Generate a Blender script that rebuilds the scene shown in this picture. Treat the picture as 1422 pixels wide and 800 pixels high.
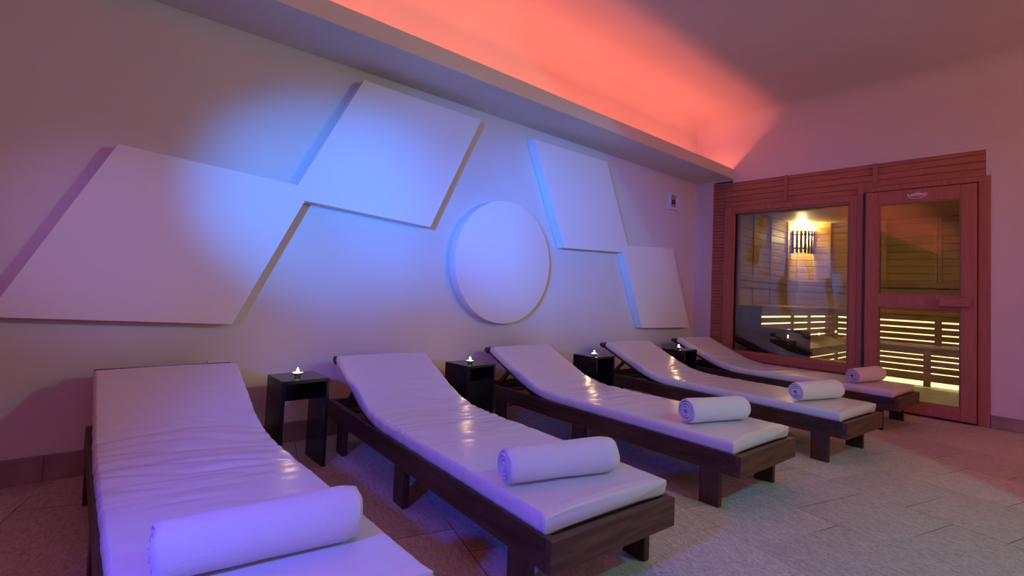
import bpy, bmesh, math, random
from mathutils import Vector, Matrix, noise

# ---------------------------------------------------------------- scene, camera, light
for o in list(bpy.data.objects):
    bpy.data.objects.remove(o)
S = bpy.context.scene
COL = S.collection
S.view_settings.view_transform = 'Standard'
S.view_settings.look = 'None'
S.view_settings.gamma = 1.0
S.view_settings.use_curve_mapping = False
S.view_settings.exposure = 0.0

R_ = Vector((0.6595745, 0.7503652, 0.0437445)).normalized()
U_ = Vector((0.0046728, -0.0622912, 0.9980471)).normalized()
B_ = R_.cross(U_).normalized()
U_ = B_.cross(R_)
cam = bpy.data.cameras.new('camera')
cam.sensor_width = 36.0
cam.lens = 36.0 * 693.79 / 1422.0
cam.shift_x = 1.48 / 1422.0
cam.shift_y = -29.09 / 1422.0
cam.clip_start = 0.02
camo = bpy.data.objects.new('camera', cam)
m = Matrix.Identity(4)
for i in range(3):
    m[i][0], m[i][1], m[i][2] = R_[i], U_[i], B_[i]
m[0][3], m[1][3], m[2][3] = 2.92249, -5.35755, 0.89934
camo.matrix_world = m
COL.objects.link(camo)
S.camera = camo

w = bpy.data.worlds.new('world')
S.world = w
w.use_nodes = True
w.node_tree.nodes['Background'].inputs[0].default_value = (0.0, 0.0, 0.0, 1)
w.node_tree.nodes['Background'].inputs[1].default_value = 0.0


def lamp(name, kind, loc, power, color, target=None, **kw):
    d = bpy.data.lights.new(name, kind)
    d.energy = power
    d.color = color
    for k, v in kw.items():
        setattr(d, k, v)
    o = bpy.data.objects.new(name, d)
    o.location = loc
    if target is not None:
        o.rotation_euler = (Vector(target) - Vector(loc)).to_track_quat('-Z', 'Y').to_euler()
    COL.objects.link(o)
    return o


# red LED strip lying in the trough behind the lip of the soffit
lamp('cove_led_light', 'AREA', (0.335, -5.95, 2.233), 47.6, (1.000, 0.176, 0.130), (0.335, -5.95, 3.0),
     shape='RECTANGLE', size=0.03, size_y=11.76).rotation_euler = (math.pi, 0, 0)
# blue floodlights standing at the left: three beams on the wall and a wide one over the loungers
BLUE = (2.35, -6.05, 1.5)
lamp('blue_beam_near_light', 'SPOT', BLUE, 450.0, (0.002, 0.240, 1.000), (0.0, -4.22, 1.36),
     spot_size=math.radians(30), spot_blend=1.0, shadow_soft_size=0.06)
lamp('blue_beam_middle_light', 'SPOT', BLUE, 375.0, (0.000, 0.160, 1.000), (0.0, -3.3, 1.50),
     spot_size=math.radians(30), spot_blend=1.0, shadow_soft_size=0.06)
lamp('blue_beam_far_light', 'SPOT', (2.9, -6.05, 1.5), 900.0, (0.000, 0.204, 1.000), (0.0, -2.1, 1.38),
     spot_size=math.radians(26), spot_blend=1.0, shadow_soft_size=0.06)
lamp('blue_beam_side_light', 'SPOT', BLUE, 52.0, (0.327, 0.221, 1.000), (0.0, -5.2, 1.02),
     spot_size=math.radians(27), spot_blend=1.0, shadow_soft_size=0.06)
lamp('blue_flood_light', 'SPOT', (2.3, -6.1, 1.22), 145.0, (0.055, 0.090, 1.000), (1.25, -3.4, 0.2),
     spot_size=math.radians(80), spot_blend=0.6, shadow_soft_size=0.06)
lamp('blue_low_light', 'SPOT', (2.5, -6.3, 1.4), 4.0, (0.050, 0.125, 1.000), (0.6, -5.0, 0.45),
     spot_size=math.radians(55), spot_blend=1.0, shadow_soft_size=0.06)
# greenish white spots standing on the right, falling on the foot ends
lamp('green_spot_light', 'SPOT', (3.38, -3.20, 1.69), 33.0, (0.003, 1.000, 0.848), (1.21, -4.0, 0.0),
     spot_size=math.radians(121.4), spot_blend=0.02, shadow_soft_size=0.05)
lamp('green_low_light', 'SPOT', (4.1, -3.0, 1.2), 3.0, (0.033, 1.000, 0.500), (1.9, -3.0, 0.25),
     spot_size=math.radians(64), spot_blend=0.3, shadow_soft_size=0.06)
# unseen reddish fill added over the loungers, topping up the cove's bounce
lamp('red_overhead_fill', 'SPOT', (1.6, -3.0, 2.82), 16.0, (1.000, 0.019, 0.188), (1.6, -3.0, 0.0),
     spot_size=math.radians(112), spot_blend=0.6, shadow_soft_size=0.25)
# unseen wash fills added at the right to brighten relief panels and soffit lip
lamp('wash_far_fill', 'AREA', (5.5, -1.6, 2.0), 30.0, (1.000, 0.367, 0.117), (0.0, -1.6, 1.7),
     shape='DISK', size=1.4)
lamp('wash_near_fill', 'AREA', (5.5, -5.2, 2.0), 12.0, (0.667, 0.350, 1.000), (0.0, -4.6, 1.7),
     shape='DISK', size=1.4)
# unseen reddish ambient fill added at the near end of the room
lamp('red_ambient_fill', 'AREA', (3.2, -6.6, 2.83), 14.5, (1.000, 0.014, 0.034), (2.0, -5.6, 0.0),
     shape='DISK', size=0.8)

# ---------------------------------------------------------------- materials
MATS = {}


def new_mat(name):
    mt = bpy.data.materials.new(name)
    mt.use_nodes = True
    nt = mt.node_tree
    return mt, nt, nt.nodes['Principled BSDF'], nt.nodes, nt.links


def plain(name, col, rough=0.6, spec=0.5, bump=0.0, bscale=80.0, coat=0.0, metal=0.0, var=0.0, vscale=3.0):
    mt, nt, b, n, l = new_mat(name)
    b.inputs['Base Color'].default_value = (*col, 1)
    b.inputs['Roughness'].default_value = rough
    b.inputs['Specular IOR Level'].default_value = spec
    b.inputs['Coat Weight'].default_value = coat
    b.inputs['Metallic'].default_value = metal
    tc = n.new('ShaderNodeTexCoord')
    if var > 0:
        nz = n.new('ShaderNodeTexNoise')
        nz.inputs['Scale'].default_value = vscale
        nz.inputs['Detail'].default_value = 5
        l.new(tc.outputs['Object'], nz.inputs['Vector'])
        rp = n.new('ShaderNodeMapRange')
        rp.inputs[1].default_value = 0.3
        rp.inputs[2].default_value = 0.7
        rp.inputs[3].default_value = 1 - var
        rp.inputs[4].default_value = 1 + var
        l.new(nz.outputs['Fac'], rp.inputs[0])
        hs = n.new('ShaderNodeHueSaturation')
        hs.inputs['Color'].default_value = (*col, 1)
        l.new(rp.outputs[0], hs.inputs['Value'])
        l.new(hs.outputs[0], b.inputs['Base Color'])
    if bump > 0:
        nz2 = n.new('ShaderNodeTexNoise')
        nz2.inputs['Scale'].default_value = bscale
        nz2.inputs['Detail'].default_value = 4
        l.new(tc.outputs['Object'], nz2.inputs['Vector'])
        bp = n.new('ShaderNodeBump')
        bp.inputs['Strength'].default_value = bump
        bp.inputs['Distance'].default_value = 0.004
        l.new(nz2.outputs['Fac'], bp.inputs['Height'])
        l.new(bp.outputs[0], b.inputs['Normal'])
    MATS[name] = mt
    return mt


def wood(name, c1, c2, scale=(3, 30, 30), rough=0.5, spec=0.4, bump=0.25):
    mt, nt, b, n, l = new_mat(name)
    tc = n.new('ShaderNodeTexCoord')
    mp = n.new('ShaderNodeMapping')
    mp.inputs['Scale'].default_value = scale
    l.new(tc.outputs['Object'], mp.inputs['Vector'])
    nz = n.new('ShaderNodeTexNoise')
    nz.inputs['Scale'].default_value = 1.0
    nz.inputs['Detail'].default_value = 6
    nz.inputs['Distortion'].default_value = 0.6
    l.new(mp.outputs[0], nz.inputs['Vector'])
    rp = n.new('ShaderNodeValToRGB')
    rp.color_ramp.elements[0].position = 0.32
    rp.color_ramp.elements[1].position = 0.7
    rp.color_ramp.elements[0].color = (*c1, 1)
    rp.color_ramp.elements[1].color = (*c2, 1)
    l.new(nz.outputs['Fac'], rp.inputs[0])
    l.new(rp.outputs[0], b.inputs['Base Color'])
    b.inputs['Roughness'].default_value = rough
    b.inputs['Specular IOR Level'].default_value = spec
    bp = n.new('ShaderNodeBump')
    bp.inputs['Strength'].default_value = bump
    bp.inputs['Distance'].default_value = 0.002
    l.new(nz.outputs['Fac'], bp.inputs['Height'])
    l.new(bp.outputs[0], b.inputs['Normal'])
    MATS[name] = mt
    return mt


def emit(name, col, strength):
    mt, nt, b, n, l = new_mat(name)
    b.inputs['Base Color'].default_value = (*col, 1)
    b.inputs['Emission Color'].default_value = (*col, 1)
    b.inputs['Emission Strength'].default_value = strength
    MATS[name] = mt
    return mt


def tile_floor(name):
    mt, nt, b, n, l = new_mat(name)
    tc = n.new('ShaderNodeTexCoord')
    mp = n.new('ShaderNodeMapping')
    mp.vector_type = 'TEXTURE'
    a = math.radians(-15.5)
    mp.inputs['Rotation'].default_value = (0, 0, a)
    mp.inputs['Location'].default_value = (2.32 - 0.05, -2.942 - 0.014, 0)
    l.new(tc.outputs['Object'], mp.inputs['Vector'])
    br = n.new('ShaderNodeTexBrick')
    br.offset = 0.5
    br.inputs['Scale'].default_value = 1.0
    br.inputs['Brick Width'].default_value = 0.345
    br.inputs['Row Height'].default_value = 0.49
    br.inputs['Mortar Size'].default_value = 0.0022
    br.inputs['Mortar Smooth'].default_value = 0.2
    br.inputs['Bias'].default_value = 0.0
    br.inputs['Color1'].default_value = (0.0, 0.0, 0.0, 1)
    br.inputs['Color2'].default_value = (1.0, 1.0, 1.0, 1)
    br.inputs['Mortar'].default_value = (0.5, 0.5, 0.5, 1)
    l.new(mp.outputs[0], br.inputs['Vector'])
    # split-stone streaks along the tile
    mp2 = n.new('ShaderNodeMapping')
    mp2.inputs['Scale'].default_value = (28, 85, 1)
    l.new(mp.outputs[0], mp2.inputs['Vector'])
    nz = n.new('ShaderNodeTexNoise')
    nz.inputs['Scale'].default_value = 1.0
    nz.inputs['Detail'].default_value = 8
    nz.inputs['Roughness'].default_value = 0.65
    nz.inputs['Distortion'].default_value = 1.2
    l.new(mp2.outputs[0], nz.inputs['Vector'])
    rp = n.new('ShaderNodeValToRGB')
    rp.color_ramp.elements[0].position = 0.34
    rp.color_ramp.elements[1].position = 0.68
    rp.color_ramp.elements[0].color = (0.36, 0.31, 0.285, 1)
    rp.color_ramp.elements[1].color = (0.60, 0.55, 0.51, 1)
    l.new(nz.outputs['Fac'], rp.inputs[0])
    # small dark pits of the stone
    pit = n.new('ShaderNodeTexNoise')
    pit.inputs['Scale'].default_value = 95.0
    pit.inputs['Detail'].default_value = 3
    l.new(tc.outputs['Object'], pit.inputs['Vector'])
    pr = n.new('ShaderNodeMapRange')
    pr.inputs[1].default_value = 0.32
    pr.inputs[2].default_value = 0.50
    pr.inputs[3].default_value = 0.78
    pr.inputs[4].default_value = 1.06
    l.new(pit.outputs['Fac'], pr.inputs[0])
    pm = n.new('ShaderNodeMath')
    pm.operation = 'MULTIPLY'
    hs = n.new('ShaderNodeHueSaturation')
    mr = n.new('ShaderNodeMapRange')
    mr.inputs[3].default_value = 0.88
    mr.inputs[4].default_value = 1.1
    l.new(br.outputs['Color'], mr.inputs[0])
    l.new(mr.outputs[0], pm.inputs[0])
    l.new(pr.outputs[0], pm.inputs[1])
    l.new(pm.outputs[0], hs.inputs['Value'])
    l.new(rp.outputs[0], hs.inputs['Color'])
    mx = n.new('ShaderNodeMix')
    mx.data_type = 'RGBA'
    l.new(br.outputs['Fac'], mx.inputs[0])
    l.new(hs.outputs[0], mx.inputs[6])
    nz3 = n.new('ShaderNodeTexNoise')
    nz3.inputs['Scale'].default_value = 1.7
    l.new(tc.outputs['Object'], nz3.inputs['Vector'])
    rg = n.new('ShaderNodeValToRGB')
    rg.color_ramp.elements[0].position = 0.42
    rg.color_ramp.elements[1].position = 0.58
    rg.color_ramp.elements[0].color = (0.14, 0.10, 0.09, 1)
    rg.color_ramp.elements[1].color = (0.52, 0.47, 0.43, 1)
    l.new(nz3.outputs['Fac'], rg.inputs[0])
    l.new(rg.outputs[0], mx.inputs[7])
    l.new(mx.outputs[2], b.inputs['Base Color'])
    b.inputs['Roughness'].default_value = 0.6
    b.inputs['Specular IOR Level'].default_value = 0.35
    ad = n.new('ShaderNodeMath')
    ad.operation = 'SUBTRACT'
    l.new(nz.outputs['Fac'], ad.inputs[0])
    l.new(br.outputs['Fac'], ad.inputs[1])
    bp = n.new('ShaderNodeBump')
    bp.inputs['Strength'].default_value = 0.45
    bp.inputs['Distance'].default_value = 0.004
    l.new(ad.outputs[0], bp.inputs['Height'])
    l.new(bp.outputs[0], b.inputs['Normal'])
    MATS[name] = mt


def glass(name, tint):
    mt, nt, b, n, l = new_mat(name)
    n.remove(b)
    out = n['Material Output']
    tr = n.new('ShaderNodeBsdfTransparent')
    tr.inputs[0].default_value = (*tint, 1)
    gl = n.new('ShaderNodeBsdfGlossy')
    gl.inputs['Roughness'].default_value = 0.01
    fr = n.new('ShaderNodeFresnel')
    fr.inputs[0].default_value = 1.5
    mu = n.new('ShaderNodeMath')
    mu.operation = 'MULTIPLY_ADD'
    mu.inputs[1].default_value = 1.0
    mu.inputs[2].default_value = 0.06
    l.new(fr.outputs[0], mu.inputs[0])
    mx = n.new('ShaderNodeMixShader')
    l.new(mu.outputs[0], mx.inputs[0])
    l.new(tr.outputs[0], mx.inputs[1])
    l.new(gl.outputs[0], mx.inputs[2])
    l.new(mx.outputs[0], out.inputs[0])
    MATS[name] = mt


plain('plaster', (0.70, 0.66, 0.62), 0.85, 0.2, bump=0.05, bscale=220, var=0.03, vscale=2)
plain('white_paint', (0.80, 0.78, 0.75), 0.75, 0.25, bump=0.03, bscale=200)
plain('vinyl', (0.68, 0.66, 0.65), 0.26, 0.5, bump=0.04, bscale=900)
plain('terry', (0.80, 0.80, 0.80), 0.95, 0.1, bump=0.9, bscale=420)
plain('tile_skirting', (0.33, 0.26, 0.21), 0.6, 0.3, bump=0.2, bscale=60, var=0.25, vscale=7)
plain('black_lacquer', (0.012, 0.009, 0.010), 0.18, 0.5, bump=0.02, bscale=60)
plain('plastic_white', (0.75, 0.74, 0.76), 0.4)
plain('plastic_dark', (0.02, 0.02, 0.02), 0.25)
plain('plastic_tan', (0.42, 0.30, 0.20), 0.5)
plain('steel', (0.6, 0.6, 0.6), 0.3, metal=1.0)
plain('dark_steel', (0.16, 0.14, 0.13), 0.45, metal=1.0)
plain('candle_wax', (0.85, 0.82, 0.75), 0.5)
plain('sign_print', (0.80, 0.72, 0.74), 0.6)
plain('void', (0.02, 0.015, 0.012), 0.9)
wood('dark_wood', (0.030, 0.012, 0.008), (0.085, 0.036, 0.022), (4, 45, 45), 0.42, 0.5)
wood('dark_wood_cross', (0.050, 0.022, 0.012), (0.135, 0.066, 0.034), (45, 5, 45), 0.5, 0.45)
wood('dark_wood_upright', (0.032, 0.013, 0.009), (0.09, 0.038, 0.023), (45, 45, 5), 0.45, 0.45)
wood('red_cedar', (0.36, 0.14, 0.08), (0.49, 0.205, 0.12), (5, 60, 60), 0.55, 0.3)
wood('red_cedar_upright', (0.38, 0.15, 0.088), (0.47, 0.195, 0.115), (60, 60, 5), 0.55, 0.3)
wood('sauna_pine', (0.38, 0.215, 0.075), (0.50, 0.31, 0.12), (3, 3, 60), 0.5, 0.35)
wood('sauna_bench_wood', (0.26, 0.145, 0.05), (0.38, 0.22, 0.08), (6, 6, 60), 0.45, 0.4)
tile_floor('stone_tile')
glass('clear_glass', (0.95, 0.93, 0.88))
glass('candle_glass', (0.95, 0.95, 0.95))
emit('flame', (1.0, 0.85, 0.55), 60.0)
emit('lamp_bulb', (1.0, 0.80, 0.42), 14.0)
emit('bench_led', (1.0, 0.93, 0.50), 1.7)

# ---------------------------------------------------------------- mesh helpers


class MB:
    def __init__(self):
        self.bm = bmesh.new()

    def box(self, lo, hi, bevel=0.0, mat=None, seg=2):
        lo, hi = Vector(lo), Vector(hi)
        c = (lo + hi) / 2
        d = hi - lo
        r = bmesh.ops.create_cube(self.bm, size=1.0)
        vs = r['verts']
        bmesh.ops.scale(self.bm, vec=d, verts=vs)
        bmesh.ops.translate(self.bm, vec=c, verts=vs)
        if bevel > 0:
            es = list({e for v in vs for e in v.link_edges})
            rr = bmesh.ops.bevel(self.bm, geom=es, offset=bevel, segments=seg, affect='EDGES', profile=0.5)
            vs = list({v for f in rr['faces'] for v in f.verts} | {v for v in vs if v.is_valid})
        if mat is not None:
            bmesh.ops.transform(self.bm, matrix=mat, verts=vs)
        return self

    def prism(self, pts, axis, a, b, bevel=0.0):
        """polygon pts (2D) extruded along axis ('x','y','z') from a to b"""
        def P(p, t):
            return {'x': (t, p[0], p[1]), 'y': (p[0], t, p[1]), 'z': (p[0], p[1], t)}[axis]
        v0 = [self.bm.verts.new(P(p, a)) for p in pts]
        v1 = [self.bm.verts.new(P(p, b)) for p in pts]
        fs = [self.bm.faces.new(v0), self.bm.faces.new(list(reversed(v1)))]
        k = len(pts)
        for i in range(k):
            j = (i + 1) % k
            fs.append(self.bm.faces.new((v0[j], v0[i], v1[i], v1[j])))
        bmesh.ops.recalc_face_normals(self.bm, faces=fs)
        if bevel > 0:
            es = list({e for f in fs for e in f.edges})
            bmesh.ops.bevel(self.bm, geom=es, offset=bevel, segments=2, affect='EDGES', profile=0.5)
        return self

    def lathe(self, prof, n=32, center=(0, 0, 0)):
        rings = []
        for r, z in prof:
            if r < 1e-6:
                rings.append([self.bm.verts.new((center[0], center[1], center[2] + z))])
            else:
                rings.append([self.bm.verts.new((center[0] + r * math.cos(2 * math.pi * i / n),
                                                 center[1] + r * math.sin(2 * math.pi * i / n),
                                                 center[2] + z)) for i in range(n)])
        for A, B in zip(rings, rings[1:]):
            for i in range(n):
                j = (i + 1) % n
                if len(A) == 1 and len(B) == 1:
                    continue
                if len(A) == 1:
                    self.bm.faces.new((A[0], B[j], B[i]))
                elif len(B) == 1:
                    self.bm.faces.new((A[i], A[j], B[0]))
                else:
                    self.bm.faces.new((A[i], A[j], B[j], B[i]))
        bmesh.ops.recalc_face_normals(self.bm, faces=self.bm.faces)
        return self

    def tube(self, p, q, r, n=14):
        p, q = Vector(p), Vector(q)
        d = (q - p).normalized()
        x = d.orthogonal().normalized()
        y = d.cross(x)
        A = [self.bm.verts.new(p + r * (x * math.cos(2 * math.pi * i / n) + y * math.sin(2 * math.pi * i / n))) for i in range(n)]
        B = [self.bm.verts.new(v.co + (q - p)) for v in A]
        for i in range(n):
            j = (i + 1) % n
            self.bm.faces.new((A[i], A[j], B[j], B[i]))
        self.bm.faces.new(list(reversed(A)))
        self.bm.faces.new(B)
        return self

    def build(self, name, mat, parent=None, smooth=False, loc=None, rotz=0.0):
        me = bpy.data.meshes.new(name)
        self.bm.to_mesh(me)
        self.bm.free()
        me.materials.append(MATS[mat])
        if smooth:
            for p in me.polygons:
                p.use_smooth = True
        o = bpy.data.objects.new(name, me)
        COL.objects.link(o)
        if parent is not None:
            o.parent = parent
        if loc is not None:
            o.location = loc
        if rotz:
            o.rotation_euler = (0, 0, rotz)
        return o


def auto_smooth(o, ang=40):
    me = o.data
    for p in me.polygons:
        p.use_smooth = True
    bm = bmesh.new()
    bm.from_mesh(me)
    for e in bm.edges:
        if len(e.link_faces) == 2:
            e.smooth = e.calc_face_angle(0.0) < math.radians(ang)
        else:
            e.smooth = False
    bm.to_mesh(me)
    bm.free()


def tag(o, label=None, cat=None, group=None, kind=None):
    if label:
        o['label'] = label
    if cat:
        o['category'] = cat
    if group:
        o['group'] = group
    if kind:
        o['kind'] = kind
    return o


def thing(name, loc, rotz=0.0, label=None, cat=None, group=None):
    o = bpy.data.objects.new(name, None)
    o.empty_display_size = 0.1
    COL.objects.link(o)
    o.location = loc
    o.rotation_euler = (0, 0, rotz)
    return tag(o, label, cat, group)


def copy_tree(o, parent=None):
    c = o.copy()
    COL.objects.link(c)
    if parent is not None:
        c.parent = parent
    for ch in [x for x in bpy.data.objects if x.parent == o]:
        copy_tree(ch, c)
    return c


def struct(o, label=None):
    o['kind'] = 'structure'
    if label:
        o['label'] = label
    return o


# ---------------------------------------------------------------- room shell
XR, YN, ZC = 5.6, -12.0, 2.85
ZS = 2.206            # underside of soffit / top of sauna front

struct(MB().box((-0.12, YN - 0.1, -0.1), (XR + 0.1, 3.0, 0.0)).build('floor', 'stone_tile'))
struct(MB().box((-0.12, YN - 0.1, 0.0), (0.0, 0.12, ZC + 0.1)).build('wall_left', 'plaster'))
b = MB()
b.box((0.0, 0.0, 0.0), (0.208, 0.12, ZC + 0.1))
b.box((0.208, 0.0, 2.192), (2.435, 0.12, ZC + 0.1))
b.box((2.435, 0.0, 1.958), (2.464, 0.12, ZC + 0.1))
b.box((2.464, 0.0, 0.0), (XR, 0.12, ZC + 0.1))
struct(b.build('wall_back', 'plaster'))
struct(MB().box((XR, YN, 0.0), (XR + 0.1, 0.12, ZC + 0.1)).build('wall_right', 'plaster'))
struct(MB().box((0.0, YN - 0.1, 0.0), (XR, YN, ZC + 0.1)).build('wall_front', 'plaster'))
# ceiling with rounded junctions to the two visible walls
b = MB()
b.box((0.0, YN, ZC), (XR, 0.0, ZC + 0.1))


def fillet(bm_, r, along, a, c, n=10):
    pts = []
    for i in range(n + 1):
        t = math.pi / 2 * i / n
        pts.append((r - r * math.cos(t), ZC - r + r * math.sin(t)))
    pts.append((0.0, ZC))
    if along == 'y':       # against wall x=0
        bm_.prism(pts, 'y', a, c)
    else:                  # against wall y=0
        bm_.prism([(-p[0], p[1]) for p in pts], 'x', a, c)


fillet(b, 0.12, 'y', YN, 0.0)
fillet(b, 0.22, 'x', 0.0, XR)
oc = struct(b.build('ceiling', 'plaster'))
auto_smooth(oc, 25)
# soffit with the upturned lip that hides the light strip
b = MB()
b.prism([(0.0, ZS), (0.4353, ZS), (0.4353, 2.3135), (0.415, 2.3135), (0.415, ZS + 0.02), (0.0, ZS + 0.02)], 'y', YN, 0.0, 0.0015)
struct(b.build('trim_1', 'plaster'))
# skirting
b = MB()
for i in range(20):
    y1 = 0.0 - i * 0.6
    y0 = max(y1 - 0.598, YN)
    b.box((0.0, y0, 0.0), (0.022, y1, 0.107), 0.002)
struct(b.build('baseboard_left', 'tile_skirting'))
b = MB()
for i in range(6):
    x0 = 2.468 + i * 0.52
    b.box((x0, -0.016, 0.0), (min(x0 + 0.518, XR), 0.0, 0.098), 0.002)
struct(b.build('baseboard_back', 'tile_skirting'))


# ---------------------------------------------------------------- relief panels on the left wall
def relief(pts, name, label, group=None):
    o = MB().prism(pts, 'x', 0.002, 0.087, 0.002).build(name, 'white_paint')
    return tag(o, label, 'wall panel', group)


relief([(-5.24, 1.473), (-4.457, 1.421), (-4.112, 2.119), (-3.218, 2.105), (-3.598, 1.287),
        (-4.413, 1.34), (-4.734, 0.66), (-5.605, 0.70)], 'relief_sculpture',
       'large white zigzag relief of two joined parallelograms, left of the white disc')
relief([(-2.689, 2.092), (-1.767, 2.095), (-1.408, 1.364), (-0.612, 1.406), (-0.234, 0.566),
        (-1.13, 0.577), (-1.471, 1.293), (-2.291, 1.265)], 'relief_sculpture',
       'smaller white zigzag relief of two joined parallelograms, right of the white disc')
c = [(-2.925 + 0.464 * math.cos(2 * math.pi * i / 96), 1.100 + 0.458 * math.sin(2 * math.pi * i / 96)) for i in range(96)]
o = MB().prism(c, 'x', 0.002, 0.087, 0.002).build('relief_disc', 'white_paint')
auto_smooth(o, 30)
tag(o, 'round white relief disc on the wall between the two zigzag reliefs', 'wall panel')

# control box high on the wall
t = thing('control_box', (0.0, -0.502, 1.835), 0,
          'small square control box with dark display, high on the left wall', 'control box')
b = MB()
b.box((0, -0.098, 0), (0.012, 0.098, 0.186), 0.004)
b.build('back_plate', 'plastic_white', t)
b = MB()
for (a0, a1, z0, z1) in ((-0.098, -0.072, 0, 0.186), (0.078, 0.098, 0, 0.186), (-0.072, 0.078, 0, 0.03), (-0.072, 0.078, 0.158, 0.186)):
    b.box((0.012, a0, z0), (0.03, a1, z1), 0.003)
b.build('raised_rim', 'plastic_white', t)
MB().box((0.012, -0.068, 0.112), (0.018, 0.03, 0.154), 0.002).build('upper_cover', 'plastic_tan', t)
MB().box((0.012, -0.068, 0.064), (0.018, 0.03, 0.108), 0.002).build('display', 'plastic_dark', t)
MB().box((0.018, -0.06, 0.084), (0.0195, 0.022, 0.092), 0.0004).build('display_bar', 'plastic_tan', t)
MB().box((0.012, 0.036, 0.034), (0.022, 0.074, 0.152), 0.003).build('button_strip', 'plastic_white', t)
MB().box((0.012, -0.068, 0.034), (0.016, 0.03, 0.06), 0.002).build('lower_cover', 'plastic_tan', t)

# double socket behind the first lounger
t = thing('wall_socket', (0.0, -4.773, 0.392), 0, 'small white double socket on the wall behind the nearest lounger', 'socket')
MB().box((0, -0.043, 0), (0.009, 0.043, 0.082), 0.003).build('face_plate', 'plastic_white', t)
for s in (-0.02, 0.02):
    MB().lathe([(0.0, 0), (0.014, 0), (0.016, 0.003), (0.0, 0.003)], 20).build('outlet', 'plastic_white', t, loc=(0.009, s, 0.045)).rotation_euler = (0, math.pi / 2, 0)

# ---------------------------------------------------------------- sauna front
def planks(b, x0, x1, z0, z1, pitch, y0, y1, bev=0.0035):
    z = z0
    while z < z1 - 0.004:
        zt = min(z + pitch, z1)
        b.box((x0, y0, z + 0.0012), (x1, y1, zt - 0.0012), bev, seg=1)
        z += pitch


b = MB()
planks(b, 0.208, 0.351, 0.0, 2.178, 0.0365, -0.004, 0.02)           # narrow strip beside the window
planks(b, 0.351, 0.953, 1.897, 2.178, 0.058, -0.006, 0.02)
planks(b, 0.953, 1.70, 1.897, 2.178, 0.058, -0.006, 0.02)
planks(b, 1.70, 2.432, 1.958, 2.178, 0.058, -0.006, 0.02)
planks(b, 0.351, 1.59, 0.0, 0.27, 0.058, -0.006, 0.02)
b.box((0.208, 0.02, 0.0), (0.453, 0.12, 2.178))
b.box((0.453, 0.02, 1.824), (2.43, 0.12, 2.178))
b.box((0.453, 0.02, 0.0), (1.59, 0.12, 0.358))
struct(b.build('wall_sauna', 'red_cedar'))
# top trim and upright battens
struct(MB().box((0.43, -0.016, 2.165), (2.445, 0.0, 2.19), 0.003).build('trim_2', 'plaster'))
for i, (x0, x1, z0) in enumerate(((0.955, 0.982, 1.905), (1.697, 1.732, 1.985))):
    struct(MB().box((x0, -0.022, z0), (x1, -0.004, 2.172), 0.003).build('trim_%d' % (3 + i), 'red_cedar_upright'))
# ragged plaster strip beyond the plank ends
struct(MB().box((2.464, -0.006, 0.098), (2.50, 0.0, 1.99), 0.002).build('trim_5', 'plaster'))

# window
win = struct(thing('window_1', (0.351, 0.0, 0.268)), 'fixed sauna window in a broad red wood frame')


def frame4(x0, x1, z0, z1, wl, wr, wb, wt, y0, y1, bev=0.004):
    b = MB()
    b.box((x0, y0, z0), (x0 + wl, y1, z1), bev)
    b.box((x1 - wr, y0, z0), (x1, y1, z1), bev)
    b.box((x0 + wl, y0, z0), (x1 - wr, y1, z0 + wb), bev)
    b.box((x0 + wl, y0, z1 - wt), (x1 - wr, y1, z1), bev)
    return b


# coordinates below are relative to the window thing
wx, wz = 0.351, 0.268
frame4(0.0, 1.585 - wx, 0.0, 1.897 - wz, 0.085, 0.06, 0.075, 0.055, -0.024, 0.12).build('window_frame', 'red_cedar_upright', win)
frame4(0.08, 1.53 - wx, 0.07, 1.845 - wz, 0.022, 0.022, 0.022, 0.022, -0.012, 0.17, 0.003).build('glazing_bead', 'red_cedar_upright', win)
MB().box((0.101, 0.03, 0.091), (1.51 - wx, 0.036, 1.824 - wz)).build('glass_pane', 'clear_glass', win)
# post between window and door
struct(MB().box((1.585, -0.03, 0.0), (1.632, 0.12, 1.958), 0.004).build('trim_6', 'red_cedar_upright'))

# door
door = struct(thing('door_1', (1.651, 0.0, 0.0)), 'red wood sauna door with two glass panes')
DX = 1.651
b = MB()
b.box((1.632 - DX, -0.012, 1.912), (2.464 - DX, 0.12, 1.958), 0.004)
b.box((2.392 - DX, -0.012, 0.0), (2.464 - DX, 0.12, 1.912), 0.004)
b.box((1.632 - DX, -0.012, 0.0), (1.648 - DX, 0.12, 1.912), 0.003)
b.box((1.648 - DX, 0.006, 0.0), (1.735 - DX, 0.12, 1.912))
b.box((2.305 - DX, 0.006, 0.0), (2.392 - DX, 0.12, 1.912))
b.box((1.735 - DX, 0.006, 1.80), (2.305 - DX, 0.12, 1.912))
b.build('door_frame', 'red_cedar_upright', door)
leaf = MB()
leaf.box((0.0, -0.045, 0.018), (0.095, 0.0, 1.90), 0.004)
leaf.box((0.642, -0.045, 0.018), (0.735, 0.0, 1.90), 0.004)
leaf.box((0.095, -0.045, 0.018), (0.642, 0.0, 0.113), 0.004)
leaf.box((0.095, -0.045, 0.890), (0.642, 0.0, 1.0), 0.004)
leaf.box((0.095, -0.045, 1.787), (0.642, 0.0, 1.90), 0.004)
leaf_o = leaf.build('door_leaf', 'red_cedar_upright', door)
frame4(0.092, 0.645, 0.110, 0.893, 0.012, 0.012, 0.012, 0.012, -0.036, -0.010, 0.002).build('glazing_bead', 'red_cedar_upright', door)
frame4(0.092, 0.645, 0.997, 1.790, 0.012, 0.012, 0.012, 0.012, -0.036, -0.010, 0.002).build('glazing_bead', 'red_cedar_upright', door)
MB().box((0.097, -0.026, 0.115), (0.640, -0.020, 0.888)).build('glass_pane', 'clear_glass', door)
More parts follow.
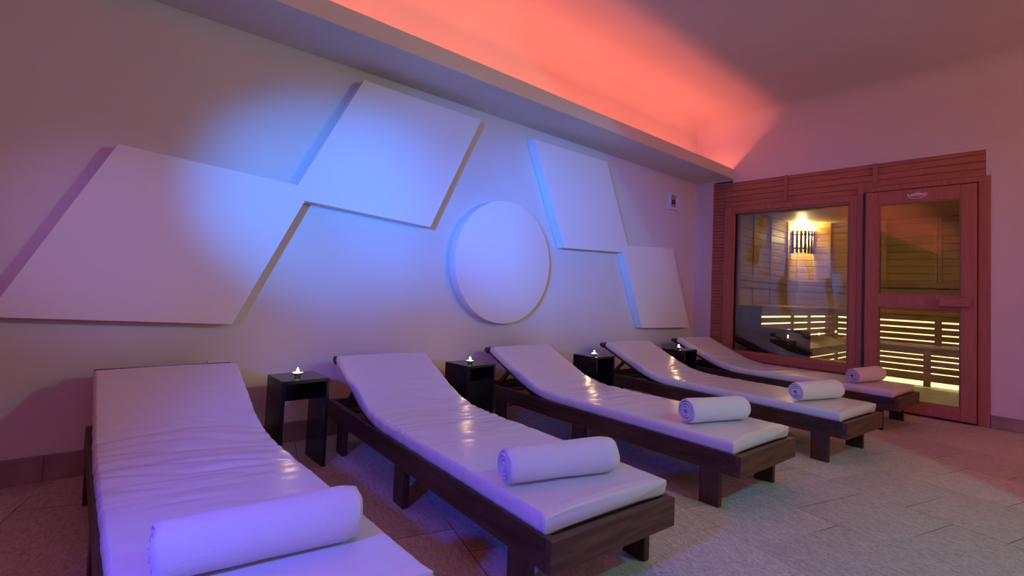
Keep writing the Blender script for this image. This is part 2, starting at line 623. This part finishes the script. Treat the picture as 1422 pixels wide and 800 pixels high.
MB().box((0.097, -0.026, 1.002), (0.640, -0.020, 1.785)).build('glass_pane', 'clear_glass', door)
h = MB()
h.box((0.515, -0.088, 0.915), (0.705, -0.062, 0.985), 0.006)
h.box((0.535, -0.063, 0.93), (0.565, -0.045, 0.97), 0.002)
h.box((0.655, -0.063, 0.93), (0.685, -0.045, 0.97), 0.002)
h.build('door_handle', 'red_cedar', door)
MB().box((0.0, -0.012, 0.0), (0.735, 0.12, 0.016), 0.002).build('threshold', 'dark_wood', door)
MB().box((-0.012, -0.05, 0.0), (0.0, -0.012, 1.9), 0.002).build('hinge_strip', 'dark_wood_upright', door)
# oval plaque
b = MB()


def arc_band(b, cx, cz, rx0, rz0, rx1, rz1, a0, a1, y0, y1, n=28):
    pts = []
    for i in range(n + 1):
        a = a0 + (a1 - a0) * i / n
        pts.append((cx + rx0 * math.cos(a), cz + rz0 * math.sin(a)))
    for i in range(n, -1, -1):
        a = a0 + (a1 - a0) * i / n
        pts.append((cx + rx1 * math.cos(a), cz + rz1 * math.sin(a)))
    b.prism(pts, 'y', y0, y1)


arc_band(b, 0, 0, 0.066, 0.033, 0.058, 0.028, math.radians(150), math.radians(392), -0.0015, 0.0, 36)
arc_band(b, 0, -0.012, 0.056, 0.026, 0.044, 0.013, math.radians(12), math.radians(168), -0.0015, 0.0)
for k in range(9):
    x = -0.036 + k * 0.009
    b.box((x - 0.0022, -0.0015, -0.012 - 0.001 * (k % 2)), (x + 0.0022, 0.0, 0.0 + 0.004 * math.cos((k - 4) * 0.3)))
for x, hh in ((-0.008, 0.012), (0.004, 0.016), (0.012, 0.012)):
    b.box((x - 0.0015, -0.0015, 0.014), (x + 0.0015, 0.0, 0.014 + hh))
b.build('oval_emblem', 'sign_print', door, loc=(2.016 - DX, -0.0455, 1.848))

# ---------------------------------------------------------------- sauna interior
YB, XL, XRS, ZSC = 2.85, 0.10, 2.75, 2.06
b = MB()
z = 0.0
b.box((XL - 0.05, 0.12, 0), (XL - 0.01, YB + 0.05, ZSC))
planks(b, XL - 0.014, XL, 0.0, ZSC, 0.095, 0.12, YB, 0.0065)
for y0 in (1.30, 1.84, 2.44):
    b.box((XL, y0, 0), (XL + 0.016, y0 + 0.035, ZSC), 0.002)
struct(b.build('wall_sauna_left', 'sauna_pine'))
b = MB()
b.box((XL, YB + 0.012, 0), (XRS, YB + 0.05, ZSC))
planks(b, XL, XRS, 0.0, ZSC, 0.095, YB, YB + 0.014, 0.0065)
for x0 in (0.52, 1.18, 1.70, 1.745):
    b.box((x0, YB - 0.016, 0), (x0 + 0.03, YB, ZSC), 0.002)
struct(b.build('wall_sauna_back', 'sauna_pine'))
struct(MB().box((XRS, 0.12, 0), (XRS + 0.04, YB + 0.05, ZSC)).build('wall_sauna_right', 'sauna_pine'))
b = MB()
for i in range(29):
    b.box((XL, 0.12 + i * 0.095, ZSC), (XRS, 0.12 + i * 0.095 + 0.0935, ZSC + 0.02), 0.002, seg=1)
b.box((XL - 0.05, 0.1, ZSC + 0.018), (XRS + 0.04, YB + 0.05, ZSC + 0.05))
struct(b.build('ceiling_sauna', 'sauna_pine'))

# two-tier bench, L-shaped
bench = thing('sauna_bench', (0, 0, 0), 0, 'L-shaped two-tier slatted wooden bench glowing between its slats in the sauna', 'bench')
UX, UY, UZ = 0.70, 2.35, 0.84       # upper riser planes, upper seat height
LX, LY, LZ = 1.18, 1.935, 0.45
b = MB()     # upper seat boards
for k in range(6):
    b.box((XL + 0.035 + k * 0.098, 0.15, UZ - 0.025), (XL + 0.035 + k * 0.098 + 0.09, UY + 0.1, UZ), 0.004)
for k in range(5):
    b.box((UX, UY - 0.02 + k * 0.1, UZ - 0.025), (XRS - 0.01, UY - 0.02 + k * 0.1 + 0.09, UZ), 0.004)
b.build('upper_seat', 'sauna_bench_wood', bench)
b = MB()
for k in range(5):
    b.box((UX + 0.006 + k * 0.096, 0.15, LZ - 0.025), (UX + 0.006 + k * 0.096 + 0.088, LY + 0.3, LZ), 0.004)
for k in range(4):
    b.box((LX, LY - 0.015 + k * 0.105, LZ - 0.025), (XRS - 0.01, LY - 0.015 + k * 0.105 + 0.097, LZ), 0.004)
b.build('lower_seat', 'sauna_bench_wood', bench)


def riser(axis, pos, a, c, zs, name, posts):
    b = MB()
    for z0, z1 in zs:
        if axis == 'x':
            b.box((pos - 0.02, a, z0), (pos, c, z1), 0.003)
        else:
            b.box((a, pos, z0), (c, pos + 0.02, z1), 0.003)
    for p0 in posts:
        if axis == 'x':
            b.box((pos - 0.026, p0, zs[0][0] - 0.01), (pos + 0.002, p0 + 0.045, zs[-1][1]), 0.003)
        else:
            b.box((p0, pos - 0.002, zs[0][0] - 0.06), (p0 + 0.065, pos + 0.026, zs[-1][1]), 0.003)
    return b.build(name, 'sauna_bench_wood', bench)


up = [(0.455, 0.492), (0.506, 0.567), (0.581, 0.644), (0.660, 0.716), (0.734, 0.812)]
low = [(0.068, 0.156), (0.168, 0.230), (0.242, 0.298), (0.311, 0.356), (0.366, 0.424)]
riser('x', UX, 0.15, UY, up, 'upper_riser', (1.0, 1.55, 2.26))
riser('y', UY, UX, XRS - 0.01, up, 'upper_riser', (0.72, 1.78, 2.5))
riser('x', LX, 0.15, LY, low, 'lower_riser', (0.9,))
riser('y', LY, LX, XRS - 0.01, low, 'lower_riser', (1.20, 1.745, 2.4))
for z0 in (1.06, 1.145):
    MB().box((XL + 0.016, 0.3, z0), (XL + 0.046, YB - 0.05, z0 + 0.068), 0.004).build('backrest_rail', 'sauna_bench_wood', bench)
    MB().box((XL + 0.06, YB - 0.046, z0), (XRS - 0.05, YB - 0.016, z0 + 0.068), 0.004).build('backrest_rail', 'sauna_bench_wood', bench)
# dark end panel of the bench, right behind the window
MB().prism([(XL + 0.02, 0.0), (1.165, 0.0), (1.165, 0.615), (0.69, 0.615), (0.69, 0.835), (XL + 0.02, 0.835)], 'y', 0.125, 0.147, 0.003).build('end_panel', 'black_lacquer', bench)
# led boards behind the risers
b = MB()
b.box((UX - 0.075, 0.32, 0.46), (UX - 0.06, UY - 0.02, 0.80))
b.box((UX + 0.02, UY + 0.06, 0.46), (XRS - 0.03, UY + 0.075, 0.80))
b.box((LX - 0.075, 0.32, 0.01), (LX - 0.06, LY - 0.02, 0.42))
b.box((LX + 0.02, LY + 0.06, 0.01), (XRS - 0.03, LY + 0.075, 0.42))
b.build('led_strip', 'bench_led', bench)

# corner lamp
lampo = thing('sauna_lamp', (XL, YB, 1.62), 0, 'glowing corner lamp with dark slatted wooden shade inside the sauna', 'lamp')
RS = 0.225
for k in range(7):
    a = math.radians(-86 + k * 82 / 6)
    mt = Matrix.Translation((RS * math.cos(a), RS * math.sin(a), 0)) @ Matrix.Rotation(a, 4, 'Z')
    MB().box((-0.006, -0.0185, 0.0), (0.006, 0.0185, 0.335), 0.002, mat=mt).build('slat', 'dark_wood_upright', lampo)
for z0 in (0.055, 0.262):
    b = MB()
    pts = [((RS - 0.008) * math.cos(math.radians(-90 + i * 5)), (RS - 0.008) * math.sin(math.radians(-90 + i * 5))) for i in range(19)]
    pts += [((RS - 0.024) * math.cos(math.radians(-i * 5)), (RS - 0.024) * math.sin(math.radians(-i * 5))) for i in range(19)]
    b.prism(pts, 'z', z0, z0 + 0.03)
    b.build('shade_ring', 'dark_wood', lampo)
MB().lathe([(0.0, -0.06), (0.02, -0.06), (0.022, -0.03), (0.045, 0.02), (0.03, 0.055), (0.0, 0.065)], 20).build('bulb', 'lamp_bulb', lampo, True, loc=(0.10, -0.10, 0.20))
lamp('sauna_lamp_light', 'POINT', (XL + 0.10, YB - 0.10, 1.88), 130, (1.0, 0.90, 0.42), shadow_soft_size=0.06)
lamp('sauna_overhead_fill', 'AREA', (1.45, 1.3, 2.05), 9, (1.0, 0.88, 0.34), (1.45, 1.5, 0.0), shape='DISK', size=0.3)  # unseen fill added to spread yellow light through the sauna


# ---------------------------------------------------------------- loungers
BW = 0.544     # overall width (local y), head towards local -x, foot end at local x=0
BL = 1.86
ZT, ZB = 0.243, 0.151


def smooth(a, b_, t):
    t = min(max((t - a) / (b_ - a), 0.0), 1.0)
    return t * t * (3 - 2 * t)


# integrate the slope once
PATH = []
_l, _z, _ds = 0.0, 0.236, 0.005
_s = 0.0
while _s <= 1.86:
    ang = math.radians(23.5) * smooth(1.02, 1.50, _s)
    PATH.append((_l, _z, ang))
    _l += math.cos(ang) * _ds
    _z += math.sin(ang) * _ds
    _s += _ds


def at_path(s):
    i = min(max(s / _ds, 0), len(PATH) - 1.001)
    k = int(i)
    f = i - k
    A, B = PATH[k], PATH[k + 1]
    return [A[j] * (1 - f) + B[j] * f for j in range(3)]


def mattress_mesh(seed, wr):
    """padded vinyl mattress lying in the frame and bending up the backrest"""
    bm = bmesh.new()
    L0, L1 = 0.0, 1.80
    W0, W1 = 0.012, 0.532
    T = 0.058
    ns, nw = 250, 34
    off = seed * 17.3
    # ring: bottom-left, up the left side, across the top, down the right side, back along the bottom
    ring = []
    rr = 0.007
    for i in range(5):
        ring.append((0.0, 0.004 + (T - rr - 0.004) * i / 4.0, 's'))
    for i in range(1, 5):
        a = math.pi - math.pi / 2 * i / 4.0
        ring.append((rr + rr * math.cos(a), T - rr + rr * math.sin(a), 't'))
    Wd = W1 - W0
    for i in range(1, nw):
        ring.append((rr + (Wd - 2 * rr) * i / nw, T, 't'))
    for i in range(0, 5):
        a = math.pi / 2 - math.pi / 2 * i / 4.0
        ring.append((Wd - rr + rr * math.cos(a), T - rr + rr * math.sin(a), 't'))
    for i in range(1, 5):
        ring.append((Wd, T - rr - (T - rr - 0.004) * i / 4.0, 's'))
    for i in range(1, 8):
        ring.append((Wd - 0.01 - (Wd - 0.02) * (i - 1) / 6.0, 0.0, 'b'))
    rows = []
    for k in range(ns + 1):
        s = L0 + (L1 - L0) * k / ns
        l, z, ang = at_path(s)
        nx, nz = -math.sin(ang), math.cos(ang)
        env = 0.16 + 0.84 * smooth(0.55, 0.95, s) * (1 - smooth(1.34, 1.62, s))
        ends = smooth(0.0, 0.05, s) * (1 - smooth(1.75, 1.80, s))
        row = []
        for (wv, hv, kind) in ring:
            wn = wv / Wd
            y = W0 + wv
            h = hv
            ll, zz = l, z
            if kind != 'b':
                # long creases across the width, slightly slanted
                q = s * 11.0 + 0.9 * (wn - 0.5) + 1.1 * noise.noise((wn * 1.6 + off, s * 2.2, off))
                n1 = noise.noise((q, wn * 1.3 + off, 3.1 + off))
                n2 = noise.noise((q * 2.3 + 5, wn * 2.1, 7.7 + off))
                ridge = (1 - abs(n1)) ** 5
                crease = -0.0065 * ridge * (0.5 + 0.5 * noise.noise((q * 0.4, wn * 2.0 + 4, off)) + 0.3) + 0.0032 * n2
                top = hv / T
                h += wr * env * crease * (top ** 2) * ends
                # soft crown and hollow
                if kind == 't':
                    h += 0.004 * math.sin(math.pi * wn) * top
                    h += 0.0015 * noise.noise((s * 4, wn * 3, off)) * ends
                # puckers along the edges
                ed = math.exp(-min(wn, 1 - wn) / 0.05)
                pk = noise.noise((s * 48, off + (0 if wn < 0.5 else 9), hv * 20))
                y += (0.0018 + 0.0022 * env) * pk * ed * (1 if wn < 0.5 else -1)
                h += 0.0012 * env * ed * noise.noise((s * 60, 2 + off, 0))
                y += (-1 if wn < 0.5 else 1) * 0.006 * math.sin(math.pi * min(hv / T, 1)) * (1 if kind == 's' else 0)
            # corners: little ears where the cover is pulled over the foam
            e0 = 1 - smooth(0.0, 0.03, s)
            e1 = smooth(1.775, 1.80, s)
            cx = (abs(wn - 0.5) * 2) ** 6
            ll = l + (0.012 * (1 - cx) * e0) - (0.010 * (1 - cx) * e1)
            if kind != 'b' and (e0 > 0):
                y += (-1 if wn < 0.5 else 1) * 0.009 * cx * e0 * (hv / T)
                ll -= 0.006 * cx * e0 * (hv / T)
                h -= 0.004 * e0 * (hv / T)
            if e1 > 0 and kind != 'b':
                h -= 0.012 * e1 * (hv / T)
            row.append(bm.verts.new((-(ll + nx * h), y, zz + nz * h)))
        rows.append(row)
    n = len(ring)
    for A, B in zip(rows, rows[1:]):
        for i in range(n):
            j = (i + 1) % n
            bm.faces.new((A[i], A[j], B[j], B[i]))
    # end caps, drawn in by one ring so the edge stays soft
    for row, sg in ((rows[0], 1), (rows[-1], -1)):
        cc = Vector((0, 0, 0))
        for v in row:
            cc += v.co
        cc /= len(row)
        inner = []
        for v in row:
            d = v.co - cc
            inner.append(bm.verts.new(cc + Vector((d.x * 0.9, d.y * 0.985, d.z * 0.80)) + Vector((0.003 * sg, 0, 0))))
        for i in range(n):
            j = (i + 1) % n
            bm.faces.new((row[i], row[j], inner[j], inner[i]))
        bm.faces.new(inner)
    bmesh.ops.recalc_face_normals(bm, faces=bm.faces)
    return bm


def make_lounger(x, y, a, seed, wr, label, slide=-0.038):
    t = thing('sun_lounger', (x, y, 0), a, label, 'lounger', 'wooden loungers in a row')
    for y0 in (0.0, BW - 0.028):
        r = MB().box((-BL, y0, ZB), (-0.026, y0 + 0.028, ZT), 0.003).build('side_rail', 'dark_wood', t)
        for px, pz in ((-0.075, ZB + 0.03), (-0.075, ZT - 0.03), (-1.36, ZB + 0.05)):
            scr = MB()
            scr.tube((px, y0 - 0.0006 if y0 == 0 else y0 + 0.0274, pz), (px, y0 + 0.001 if y0 == 0 else y0 + 0.0292, pz), 0.0032, 10)
            scr.build('screw', 'dark_steel', r)
    MB().box((-0.026, 0.0, ZB), (0.0, BW, ZT), 0.003).build('end_board', 'dark_wood_cross', t)
    MB().box((-BL, 0.028, ZB), (-BL + 0.026, BW - 0.028, ZT), 0.003).build('head_board', 'dark_wood_cross', t)
    for lx in (0.094, 0.88, 1.60):
        for y0 in (0.0, BW - 0.03):
            MB().box((-lx - 0.094, y0 + 0.001, 0.0), (-lx, y0 + 0.029, ZB), 0.003).build('leg', 'dark_wood_upright', t)
    b = MB()
    k = 0
    while 0.032 + k * 0.075 < 1.22:
        l0 = 0.032 + k * 0.075
        b.box((-l0 - 0.055, 0.028, 0.206), (-l0, BW - 0.028, 0.226), 0.003)
        k += 1
    b.box((-1.3, 0.028, 0.18), (-0.03, 0.05, 0.206), 0.002)
    b.box((-1.3, BW - 0.05, 0.18), (-0.03, BW - 0.028, 0.206), 0.002)
    b.build('slat_base', 'dark_wood_cross', t)
    # raised backrest, a slatted frame hinged on the rails
    th = math.radians(23.5)
    lh, zh = at_path(1.27)[0], at_path(1.27)[1]
    M = Matrix.Translation((-1.30, 0, 0.222)) @ Matrix.Rotation(th, 4, 'Y')
    # local: -x runs up the backrest
    br = MB()
    br.box((-0.575, 0.03, -0.012), (0.0, 0.062, 0.014), 0.003, mat=M)
    br.box((-0.575, BW - 0.062, -0.012), (0.0, BW - 0.03, 0.014), 0.003, mat=M)
    for q in range(6):
        br.box((-0.09 - q * 0.09, 0.062, -0.006), (-0.03 - q * 0.09, BW - 0.062, 0.012), 0.002, mat=M)
    br.box((-0.612, 0.012, -0.012), (-0.572, BW - 0.012, 0.018), 0.003, mat=M)
    br.build('backrest_frame', 'dark_wood', t)
    for y0 in (0.064, BW - 0.092):
        p = M @ Vector((-0.36, y0 + 0.014, -0.012))
        q = Vector((-BL + 0.06, y0 + 0.014, 0.20))
        d = q - p
        ang = math.atan2(d.z, d.x)
        MM = Matrix.Translation(p) @ Matrix.Rotation(-ang, 4, 'Y')
        MB().box((0.0, -0.012, -0.012), (d.length, 0.012, 0.012), 0.003, mat=MM).build('support_strut', 'dark_wood', t)
    MB().box((-BL + 0.03, 0.028, 0.176), (-BL + 0.09, BW - 0.028, 0.19), 0.002).build('strut_rest', 'dark_wood_cross', t)
    mb = MB()
    mb.bm.free()
    mb.bm = mattress_mesh(seed, wr)
    mo = mb.build('mattress', 'vinyl', t, True, loc=(slide, 0, 0))
    tag(mo, 'glossy white vinyl mattress')
    return t


LOUNGERS = [
    (2.005, -5.275, 0.0, 1, 1.5, 'lounger nearest the camera, its wide mattress creased, foot end cut off below', -0.008),
    (2.0053, -4.3709, -0.0703, 2, 1.0, 'lounger between the two leftmost black side tables, second from the left'),
    (1.9868, -3.2194, -0.0442, 3, 0.9, 'middle lounger of the row of five, third from the left'),
    (2.0721, -2.1027, -0.0789, 4, 0.7, 'fourth lounger from the left, one short of the sauna front'),
    (2.0696, -0.9061, -0.0475, 5, 0.8, 'lounger farthest back, right in front of the sauna window'),
]
for args in LOUNGERS:
    make_lounger(*args)


# ---------------------------------------------------------------- rolled towels
def towel(x0, y0, x1, y1, r, seed, label, zbase=0.3035, turns=3.7, squash=1.0):
    A, B = Vector((x0, y0, 0)), Vector((x1, y1, 0))
    d = (B - A)
    L = d.length
    ang = math.atan2(d.y, d.x)
    bm = bmesh.new()
    t = 0.0072
    r0 = 0.010
    th1 = turns * 2 * math.pi
    k = (r - t / 2 - r0) / th1
    N = int(turns * 40)
    spine = []
    for i in range(N + 1):
        th = th1 * i / N
        rr = r0 + k * th
        a = th - th1 - math.radians(75)
        spine.append((rr, a))
    pitch = k * 2 * math.pi
    hw = pitch * 0.40
    outer = [(rr + hw, a) for rr, a in spine]
    inner = [(rr - hw, a) for rr, a in spine]
    # rounded free edge
    re, ae = spine[-1]
    tip = [(re + hw * math.cos(q), ae + hw * 0.9 / re * math.sin(q)) for q in (math.pi / 4, math.pi / 2, 3 * math.pi / 4)]
    prof = outer + tip + list(reversed(inner))
    ns = 44
    rows = []
    off = seed * 9.7
    for q in range(ns + 1):
        f = q / ns
        # rounded lips at both ends, a soft waist along the length
        e = min(f, 1 - f) * L
        lip = (1 - smooth(0.0, 0.010, e))
        wave = 1 + 0.07 * noise.noise((f * 2.2, off, 0.5)) + 0.07 * (f - 0.5) - 0.10 * smooth(0.90, 1.0, f) - 0.03 * (1 - smooth(0.0, 0.06, f))
        row = []
        for idx, (rr, a) in enumerate(prof):
            tele = -0.012 * (1 - rr / r) * (0.7 + noise.noise((a * 0.35, off, 2))) + 0.005 * noise.noise((a * 1.3, rr * 60, off))
            xx = f * L + (tele if f < 0.5 else -tele) * (1 - smooth(0.0, 0.08, e))
            mid = 0.0
            side = 1 if idx < len(outer) else -1
            rad = rr * wave - side * hw * 0.45 * lip
            rad += 0.0022 * noise.noise((f * 5, a * 1.2, off)) * (rr / r)
            yy = rad * math.cos(a)
            zz = rad * math.sin(a)
            # weight flattens the underside
            if zz < -0.80 * r:
                zz = -0.80 * r + (zz + 0.80 * r) * 0.25
            row.append(bm.verts.new((xx, yy, zz * squash)))
        rows.append(row)
    n = len(prof)
    for P, Q in zip(rows, rows[1:]):
        for i in range(n):
            j = (i + 1) % n
            bm.faces.new((P[i], P[j], Q[j], Q[i]))
    # end faces: quads between outer and inner edge of the spiral
    m_ = len(outer)
    for row in (rows[0], rows[-1]):
        for i in range(m_ - 1):
            bm.faces.new((row[i], row[i + 1], row[n - 2 - i], row[n - 1 - i]))
        bm.faces.new([row[m_ - 1]] + [row[m_ + q] for q in range(3)] + [row[m_ + 3]])
    bmesh.ops.recalc_face_normals(bm, faces=bm.faces)
    zmin = min(v.co.z for v in bm.verts)
    mb = MB()
    mb.bm.free()
    mb.bm = bm
    o = mb.build('rolled_towel', 'terry', None, True, loc=(x0, y0, zbase - zmin - 0.001), rotz=ang)
    tag(o, label, 'towel', 'rolled towels on the loungers')
    return o


towel(1.722, -5.204, 1.772, -4.812, 0.063, 1, 'rolled white towel on the nearest lounger, at the bottom of the photo')
towel(1.742, -4.318, 1.855, -3.935, 0.060, 2, 'rolled white towel on the second lounger from the left')
towel(1.675, -3.115, 1.79, -2.775, 0.064, 3, 'rolled white towel on the middle lounger of the row')
towel(1.775, -2.01, 1.885, -1.635, 0.062, 4, 'rolled white towel on the fourth lounger from the left')
towel(1.765, -0.815, 1.845, -0.405, 0.060, 5, 'rolled white towel on the farthest lounger, beside the sauna door')

# ---------------------------------------------------------------- side tables and candles
TS, TZ = 0.2237, 0.428
table = thing('side_table', (0, 0, 0), 0, 'x', 'side table', 'black side tables between the loungers')
hs = TS / 2
MB().box((-hs, -hs, TZ - 0.016), (hs, hs, TZ), 0.0015).build('table_top', 'black_lacquer', table)
MB().box((-hs, -hs, 0.0), (hs, -hs + 0.016, TZ - 0.016), 0.0015).build('side_panel', 'black_lacquer', table)
MB().box((-hs, hs - 0.016, 0.0), (hs, hs, TZ - 0.016), 0.0015).build('side_panel', 'black_lacquer', table)
MB().box((-hs, -hs + 0.016, TZ - 0.14), (-hs + 0.016, hs - 0.016, TZ - 0.016), 0.0015).build('back_panel', 'black_lacquer', table)
TABLES = [
    (0.3842, -4.4895, 0.0159, 'black side table with an open front, right beside the nearest lounger'),
    (0.3900, -3.4427, 0.0656, 'black side table left of the middle lounger, below the white disc'),
    (0.4682, -2.3256, 0.0249, 'black side table left of the fourth lounger, third table from the left'),
    (0.5138, -1.1689, 0.0218, 'farthest black side table, left of the lounger by the sauna'),
]
CAND = [(0.404, -4.503, 'lit tealight in a glass dish on the leftmost side table'),
        (0.431, -3.478, 'lit tealight on the side table below the white disc'),
        (0.530, -2.40, 'lit tealight on the third side table from the left'),
        (0.545, -1.235, 'lit tealight on the farthest side table, near the sauna')]
candle = thing('tealight_candle', (0, 0, 0), 0, 'x', 'candle', 'tealights on the side tables')
MB().lathe([(0.0, 0.0), (0.012, 0.0), (0.014, 0.002), (0.0125, 0.006), (0.019, 0.013), (0.0275, 0.0195), (0.027, 0.0215), (0.0235, 0.0205),
            (0.017, 0.0145), (0.010, 0.009), (0.0, 0.008)], 32).build('glass_dish', 'candle_glass', candle, True)
MB().lathe([(0.0, 0.0105), (0.0125, 0.0105), (0.0195, 0.0165), (0.0245, 0.0202), (0.0235, 0.0222), (0.006, 0.0212), (0.0, 0.0212)], 32).build('wax', 'candle_wax', candle, True)
wick = MB().tube((0, 0, 0.019), (0.0008, 0, 0.026), 0.0008, 8).build('wick', 'plastic_dark', candle)
MB().lathe([(0.0, 0.0225), (0.003, 0.0245), (0.0052, 0.0285), (0.0042, 0.034), (0.0018, 0.040), (0.0, 0.0445)], 16).build('flame', 'flame', candle, True)
for i, ((x, y, a, lab), (cx, cy, clab)) in enumerate(zip(TABLES, CAND)):
    tt = table if i == 0 else copy_tree(table)
    tt.location = (x, y, 0)
    tt.rotation_euler = (0, 0, a)
    tt['label'] = lab
    cc = candle if i == 0 else copy_tree(candle)
    cc.location = (cx, cy, TZ)
    cc['label'] = clab
    lamp('candle_light', 'POINT', (cx, cy, TZ + 0.048), 0.45, (1.0, 0.6, 0.25), shadow_soft_size=0.006)

# hook screw on the planks
o = MB().lathe([(0.0, 0.0), (0.007, 0.0), (0.006, 0.003), (0.003, 0.004), (0.003, 0.014), (0.0, 0.014)], 14).build('wall_hook', 'steel', None, True, loc=(0.451, -0.006, 2.037))
o.rotation_euler = (math.pi / 2, 0, 0)
tag(o, 'small bright screw hook on the planks above the left end of the sauna window', 'hook')
